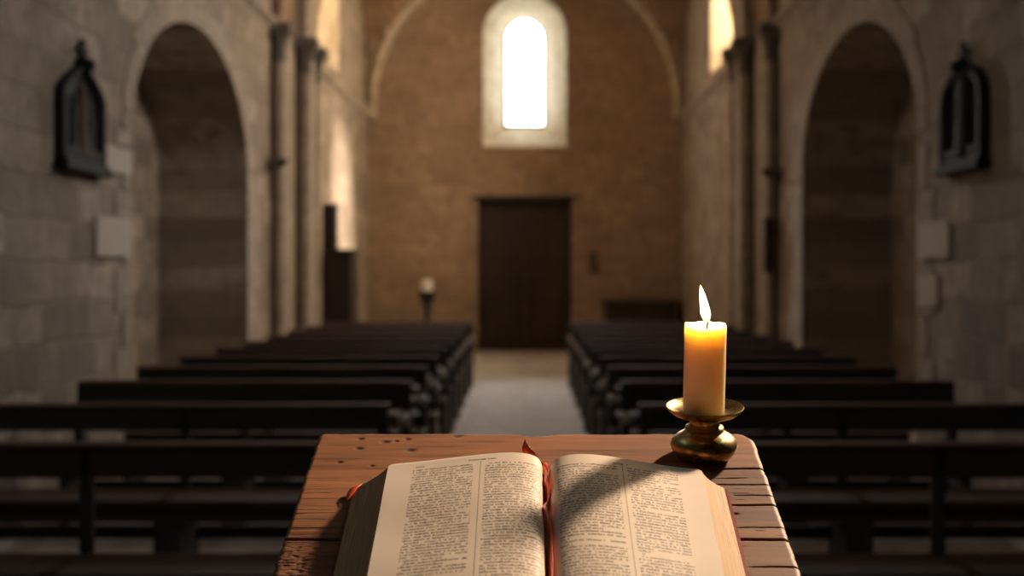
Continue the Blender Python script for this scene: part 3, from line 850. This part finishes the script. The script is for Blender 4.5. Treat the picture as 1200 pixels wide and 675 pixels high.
for side in (-1, 1):
    NT_, NY = 60, 60
    ys = [PH*(j/NY)**1.3 for j in range(NY+1)]
    # block
    verts, faces, layer = [], [], []
    NS = 6
    def ring(y):
        r = [surf(side, i/NT_, y, -.0006) for i in range(NT_+1)]
        xe, _, he = r[-1]
        fd = FOOT[side]*(1+((.012-.13*y) if side > 0 else (-.05*y)))
        for k in range(1, NS+1):
            f = k/NS
            bulge = .004*math.sin(PI*f)
            r.append((xe+(side*fd-xe)*f+side*bulge*0 - side*.003*math.sin(PI*f), -y, he+(.0045-he)*f))
        r.append((side*.004, -y, .0045))
        return r
    rings = [ring(y) for y in ys]; n = len(rings[0])
    for r in rings:
        for i, p in enumerate(r):
            verts.append(p)
            if i <= NT_: layer.append(0.0)
            elif i <= NT_+NS: layer.append((i-NT_)/NS)
            else: layer.append(1.0)
    for j in range(NY):
        for i in range(n):
            a, b_ = j*n+i, j*n+(i+1) % n
            faces.append((a, b_, b_+n, a+n) if side > 0 else (a, a+n, b_+n, b_))
    faces.append(tuple(range(n)) if side < 0 else tuple(range(n-1, -1, -1)))
    faces.append(tuple(range(NY*n, NY*n+n)) if side > 0 else tuple(range(NY*n+n-1, NY*n-1, -1)))
    o = mesh_obj('page_block', verts, faces, M['edge'], book)
    at = o.data.attributes.new('layer', 'FLOAT', 'POINT'); at.data.foreach_set('value', np.array(layer, dtype=np.float32))
    # top sheet with the print
    arc = [0]
    for i in range(NT_):
        a, b_ = surf(side, i/NT_, .05), surf(side, (i+1)/NT_, .05); arc.append(arc[-1]+math.hypot(a[0]-b_[0], a[2]-b_[2]))
    tot = arc[-1]
    verts, faces, uvs = [], [], []
    for y in ys:
        for i in range(NT_+1):
            verts.append(surf(side, i/NT_, y)); uvs.append((tot-arc[i] if side < 0 else arc[i], y))
    n = NT_+1
    for j in range(NY):
        for i in range(NT_):
            a = j*n+i
            faces.append((a, a+1, a+1+n, a+n)[::-1] if side > 0 else (a, a+1, a+1+n, a+n))
    if side < 0:
        x0 = lambda px: (px-458)/1000.0
        mt = page_mat('printed_page_left', (.028,.0935), .1010, (.1060,tot-.022), [(.028,.040,.0165),(.088,.118,.0135)], 3.0, False)
    else:
        mt = page_mat('printed_page_right', (.0330,.0985), .1040, (.1090,.1640), [(.094,.112,.0165),(.146,.158,.0165)], 40.0, True)
    o = mesh_obj('printed_page', verts, faces, mt, book, smooth=True)
    o['label'] = 'cream %s page printed in two columns of small black text' % ('left' if side < 0 else 'right')
    uvl = o.data.uv_layers.new(name='UVMap')
    vi = np.zeros(len(o.data.loops), dtype=np.int32); o.data.loops.foreach_get('vertex_index', vi)
    uvl.data.foreach_set('uv', np.array(uvs, dtype=np.float32)[vi].reshape(-1))
# cover
verts, faces = [], []
xsn = [-.2095+i*(.2095+.2025)/70 for i in range(71)]
def cov_h(x): return .0175*math.exp(-(x/.012)**2)*0+.0
rows = []
ysn = [.005-j*.31/40 for j in range(41)]
for lvl in (0, 1):
    for y in ysn:
        for x in xsn:
            dy = .005-y
            r = .010; xx = x
            if dy < r:
                ins = r-math.sqrt(max(0, r*r-(r-dy)**2)); cxm = (xsn[0]+xsn[-1])/2; half = (xsn[-1]-xsn[0])/2
                xx = cxm+(x-cxm)*(half-ins)/half
            xx *= 1-(.12 if x > 0 else .05)*max(0, -y)
            z = (.0035 if lvl else .0003)
            hump = math.exp(-(x/.013)**2)
            z += hump*.010*lvl + (hump*.006 if not lvl else 0)
            # the far left corner has curled upward
            cu = max(0, 1-math.hypot((x-xsn[0])/.016, dy/.030)); z += .005*cu**1.3; xx += .002*cu
            verts.append((xx, y, z))
n1 = 71; n2 = 41
for lvl in (0, 1):
    for j in range(n2-1):
        for i in range(n1-1):
            a = lvl*n1*n2+j*n1+i; f = (a, a+1, a+1+n1, a+n1); faces.append(f if not lvl else f[::-1])
per = [i for i in range(n1)]+[j*n1+n1-1 for j in range(1, n2)]+[(n2-1)*n1+i for i in range(n1-2, -1, -1)]+[j*n1 for j in range(n2-2, 0, -1)]
for k in range(len(per)):
    a, b_ = per[k], per[(k+1) % len(per)]; faces.append((a, a+n1*n2, b_+n1*n2, b_))
o = mesh_obj('cover', verts, faces, M['red'], book, smooth=False)
o['label'] = 'worn red leather cover'
# head band between the page blocks
bm = bmesh.new()
loops = []
for i in range(13):
    a = -1+2*i/12; x = a*.016; z = .020+.006*abs(a)**1.5
    loops.append([(x, .002+.003*math.cos(b), z+.004*math.sin(b)) for b in [2*PI*j/8 for j in range(8)]])
loft(bm, loops); bm_obj('head_band', bm, M['ribbon'], book, smooth=True)
bm = bmesh.new()       # spine lining seen at the head
loops = []
for i in range(13):
    a = -1+2*i/12; x = a*.020
    loops.append([(x, -.004, .003), (x, .006, .003), (x, .006, .021-.007*a*a), (x, -.004, .024-.004*a*a)])
loft(bm, loops); bm_obj('spine_lining', bm, M['red'], book, smooth=False)
# ribbon bookmark: strip through a list of (centre, width vector)
def strip(name, pts, mat, sub=6, th=.0005):
    L = []
    n = (len(pts)-1)*sub
    for k in range(n+1):
        t = k/n; c = catmull([p[0] for p in pts], t); w = catmull([p[1] for p in pts], t); L.append((c, w))
    verts = []
    for c, w in L:
        verts.append(tuple(a-b for a, b in zip(c, w))); verts.append(c); verts.append(tuple(a+b for a, b in zip(c, w)))
    faces = []
    for k in range(n):
        a = 3*k; faces += [(a, a+1, a+4, a+3), (a+1, a+2, a+5, a+4)]
    o = mesh_obj(name, verts, faces, mat, book, smooth=True)
    md = o.modifiers.new('s', 'SOLIDIFY'); md.thickness = th; md.offset = 0
    return o
strip('ribbon_bookmark', [
    ((-.020,.030,0.0500),(.0004,.0004,.0008)), ((-.0205,.016,0.0470),(.0030,.000,.003)), ((-.014,.010,0.0380),(.0048,.001,.004)),
    ((-.006,.006,0.0300),(.004,.001,.003)), ((.001,.000,0.0325),(.003,.0,.001)), ((.0024,-.018,0.0315),(.0022,.0,.0026)),
    ((.0010,-.040,0.0330),(.0018,.0,.0030)), ((.0036,-.062,0.0325),(.0016,.0,.0034)), ((.0035,-.080,0.0300),(.0016,.0,.0030)), ((.0004,-.092,0.0310),(.0026,.0,.0020)),
    ((-.0002,-.110,0.0360),(.0020,.0,.0040)), ((.0018,-.135,0.0350),(.0018,.0,.0040)), ((.0042,-.165,0.0340),(.0018,.0,.0040)), ((.0040,-.21,0.0330),(.0018,.0,.0038)), ((.0040,-.28,0.0320),(.0018,.0,.0036))],
    M['ribbon'])
strip('ribbon_tail', [((-.198,.004,.0045),(.0030,.001,.0)), ((-.2035,.004,.0060),(.0048,.001,.001)), ((-.2075,-.004,.0065),(.0050,-.001,.002)), ((-.2105,-.016,.0055),(.0036,-.002,.001)), ((-.2125,-.028,.0035),(.0006,-.001,.0005))], M['ribbon'])

# ------------------------------------------------------------------ candlestick and candle
CT = math.radians(9.5)
cb = on_board(.2080, 1/ct*(1.75-1.690)+.004, 0)
cs = thing('candlestick', 'squat aged brass candlestick with a wide drip dish, on the lectern corner', 'candlestick', cb+Vector((0,0,.0006)), (CT, 0, 0))
bm = bmesh.new()
lathe(bm, [(.0,0),(.0285,0),(.0300,.0015),(.0325,.003),(.0375,.0085),(.0390,.0135),(.0375,.0190),(.0320,.0245),(.0255,.0285),(.0222,.0305),(.0215,.0325),(.0228,.0338),(.0222,.0352),(.0190,.0370),(.0175,.0385),(.0172,.0410),(.0185,.0440),(.0200,.0460)], 72)
for v in bm.verts:                         # the foot is cut to the slope it stands on
    zp = math.tan(TH_B-CT)*v.co.y
    if v.co.z < .02: v.co.z = zp+(v.co.z)*(.02-zp)/.02
bm_obj('base', bm, M['brass'], cs, smooth=True, angle=60)
bm = bmesh.new()
lathe(bm, [(.0,.0445),(.0200,.0455),(.0290,.0475),(.0370,.0505),(.0420,.0545),(.0446,.0580),(.0452,.0590),(.0446,.0598),(.0434,.0595),(.0395,.0562),(.0350,.0538),(.0285,.0522),(.0,.0520)], 72)
bm_obj('drip_dish', bm, M['brass'], cs, smooth=True, angle=60)
cbase = Matrix.Rotation(CT, 3, 'X') @ Vector((-.0010,0,.0522))
ca = thing('lit_candle', 'thick cream wax candle burning with a tall flame, on the brass candlestick', 'candle', Vector(cs.location)+cbase, (CT, 0, 0))
CH, CR = .1030, .0240
bm = bmesh.new()
n = 72; prof = [(0,0),(CR*.985,0),(CR,.002)]+[(CR,.002+(CH-.010)*i/10) for i in range(1, 11)]+[(CR*1.0,CH-.004),(CR*.985,CH-.0012),(CR*.93,CH),(CR*.86,CH-.0012),(CR*.72,CH-.0045),(CR*.4,CH-.0065),(0,CH-.0070)]
lathe(bm, prof, n)
for v in bm.verts:
    a = math.atan2(v.co.y, v.co.x); r = math.hypot(v.co.x, v.co.y)
    if r > .001:
        f = 1+.010*noise.noise((math.cos(a)*1.5, math.sin(a)*1.5, v.co.z*25))
        v.co.x *= f; v.co.y *= f
    if v.co.z > CH-.006 and r > CR*.8:
        v.co.z += .0013*noise.noise((math.cos(a)*3, math.sin(a)*3, 5))+.0022*math.exp(-((a-2.95)/.22)**2)+.0012*math.exp(-((a-.25)/.3)**2)
bm_obj('wax_body', bm, M['wax'], ca, smooth=True, angle=80)
bm = bmesh.new()
loops = []
for i in range(9):
    t = i/8; cx = .001+.0018*t*t; loops.append([(cx+.0013*(1-.2*t)*math.cos(b), .0013*(1-.2*t)*math.sin(b)-.0030*math.sin(PI*t), CH-.0075+.0145*t) for b in [2*PI*j/8 for j in range(8)]])
loft(bm, loops); bm_obj('wick', bm, M['iron'], ca, smooth=True)
bm = bmesh.new()
FH = .0470
prof = []
NF = 30
lps = []
for i in range(NF+1):
    t = i/NF
    r = .0066*(math.sin(PI*min(1, t**.62))**.85 if 0 < t < 1 else 0)+.00002
    r = .0058*((t/.28)**.55 if t < .28 else (max(0, 1-((t-.28)/.72)))**.80*(1+.35*((t-.28)/.72)))+.00003
    cx = .0015-.0085*t**1.25
    lps.append([(cx+r*math.cos(b), r*math.sin(b), CH-.0002+FH*t) for b in [2*PI*j/20 for j in range(20)]])
loft(bm, lps)
fl = bm_obj('flame', bm, M['flame'], ca, smooth=True, angle=180)

# ------------------------------------------------------------------ lights
def point(name, loc, col, power, r):
    L = bpy.data.lights.new(name, 'POINT'); L.color = col; L.energy = power; L.shadow_soft_size = r
    o = bpy.data.objects.new(name, L); o.location = loc; C.objects.link(o); return o
fz = Matrix.Rotation(CT, 3, 'X') @ Vector((-.002, 0, CH+.023))
point('candle_light', Vector(ca.location)+fz, (1.0,.58,.24), .38, .006)
def spot(name, loc, target, col, power, r, angle, blend):
    L = bpy.data.lights.new(name, 'SPOT'); L.color = col; L.energy = power; L.shadow_soft_size = r
    L.spot_size = math.radians(angle); L.spot_blend = blend
    o = bpy.data.objects.new(name, L); o.location = loc
    o.rotation_euler = (Vector(target)-Vector(loc)).to_track_quat('-Z', 'Y').to_euler(); C.objects.link(o); return o
tgt = on_board(.03, .18)
az, el, dist = math.radians(49), math.radians(32), 3.7
spot('lectern_spot', tgt+Vector((math.cos(el)*math.cos(az), math.cos(el)*math.sin(az), math.sin(el)))*dist, tgt, (1.0,.725,.50), 1270, .15, 17, .5)
spot('window_beam', (3.95, 23.6, EYE+4.4), (-3.2, 25.4, EYE+1.0), (1.0,.84,.66), 8000, .4, 28, 1.0)
spot('end_window_daylight', (0, 30.1, EYE+4.3), (0, 13.5, 0), (1.0,.95,.90), 2600, .3, 38, .8)

w = bpy.data.worlds.new('World'); SC.world = w; w.use_nodes = True
w.node_tree.nodes['Background'].inputs[0].default_value = (.6,.75,.9,1); w.node_tree.nodes['Background'].inputs[1].default_value = .3

# ------------------------------------------------------------------ camera
cam = bpy.data.cameras.new('camera'); co = bpy.data.objects.new('camera', cam); C.objects.link(co); SC.camera = co
co.location = (0, 0, EYE); co.rotation_euler = (PI/2, 0, 0)
cam.sensor_width = 36; cam.lens = 36*F/1200
cam.shift_x = -15/1200; cam.shift_y = -17.5/1200
cam.clip_start = .05; cam.clip_end = 100
cam.dof.use_dof = True; cam.dof.focus_distance = 1.60; cam.dof.aperture_fstop = 4.6

SC.view_settings.view_transform = 'Standard'; SC.view_settings.look = 'None'
SC.view_settings.gamma = 1; SC.view_settings.use_curve_mapping = False
SC.view_settings.exposure = 0
try:
    SC.cycles.use_denoising = True
    SC.cycles.max_bounces = 8; SC.cycles.diffuse_bounces = 3; SC.cycles.sample_clamp_indirect = 4
except Exception: pass
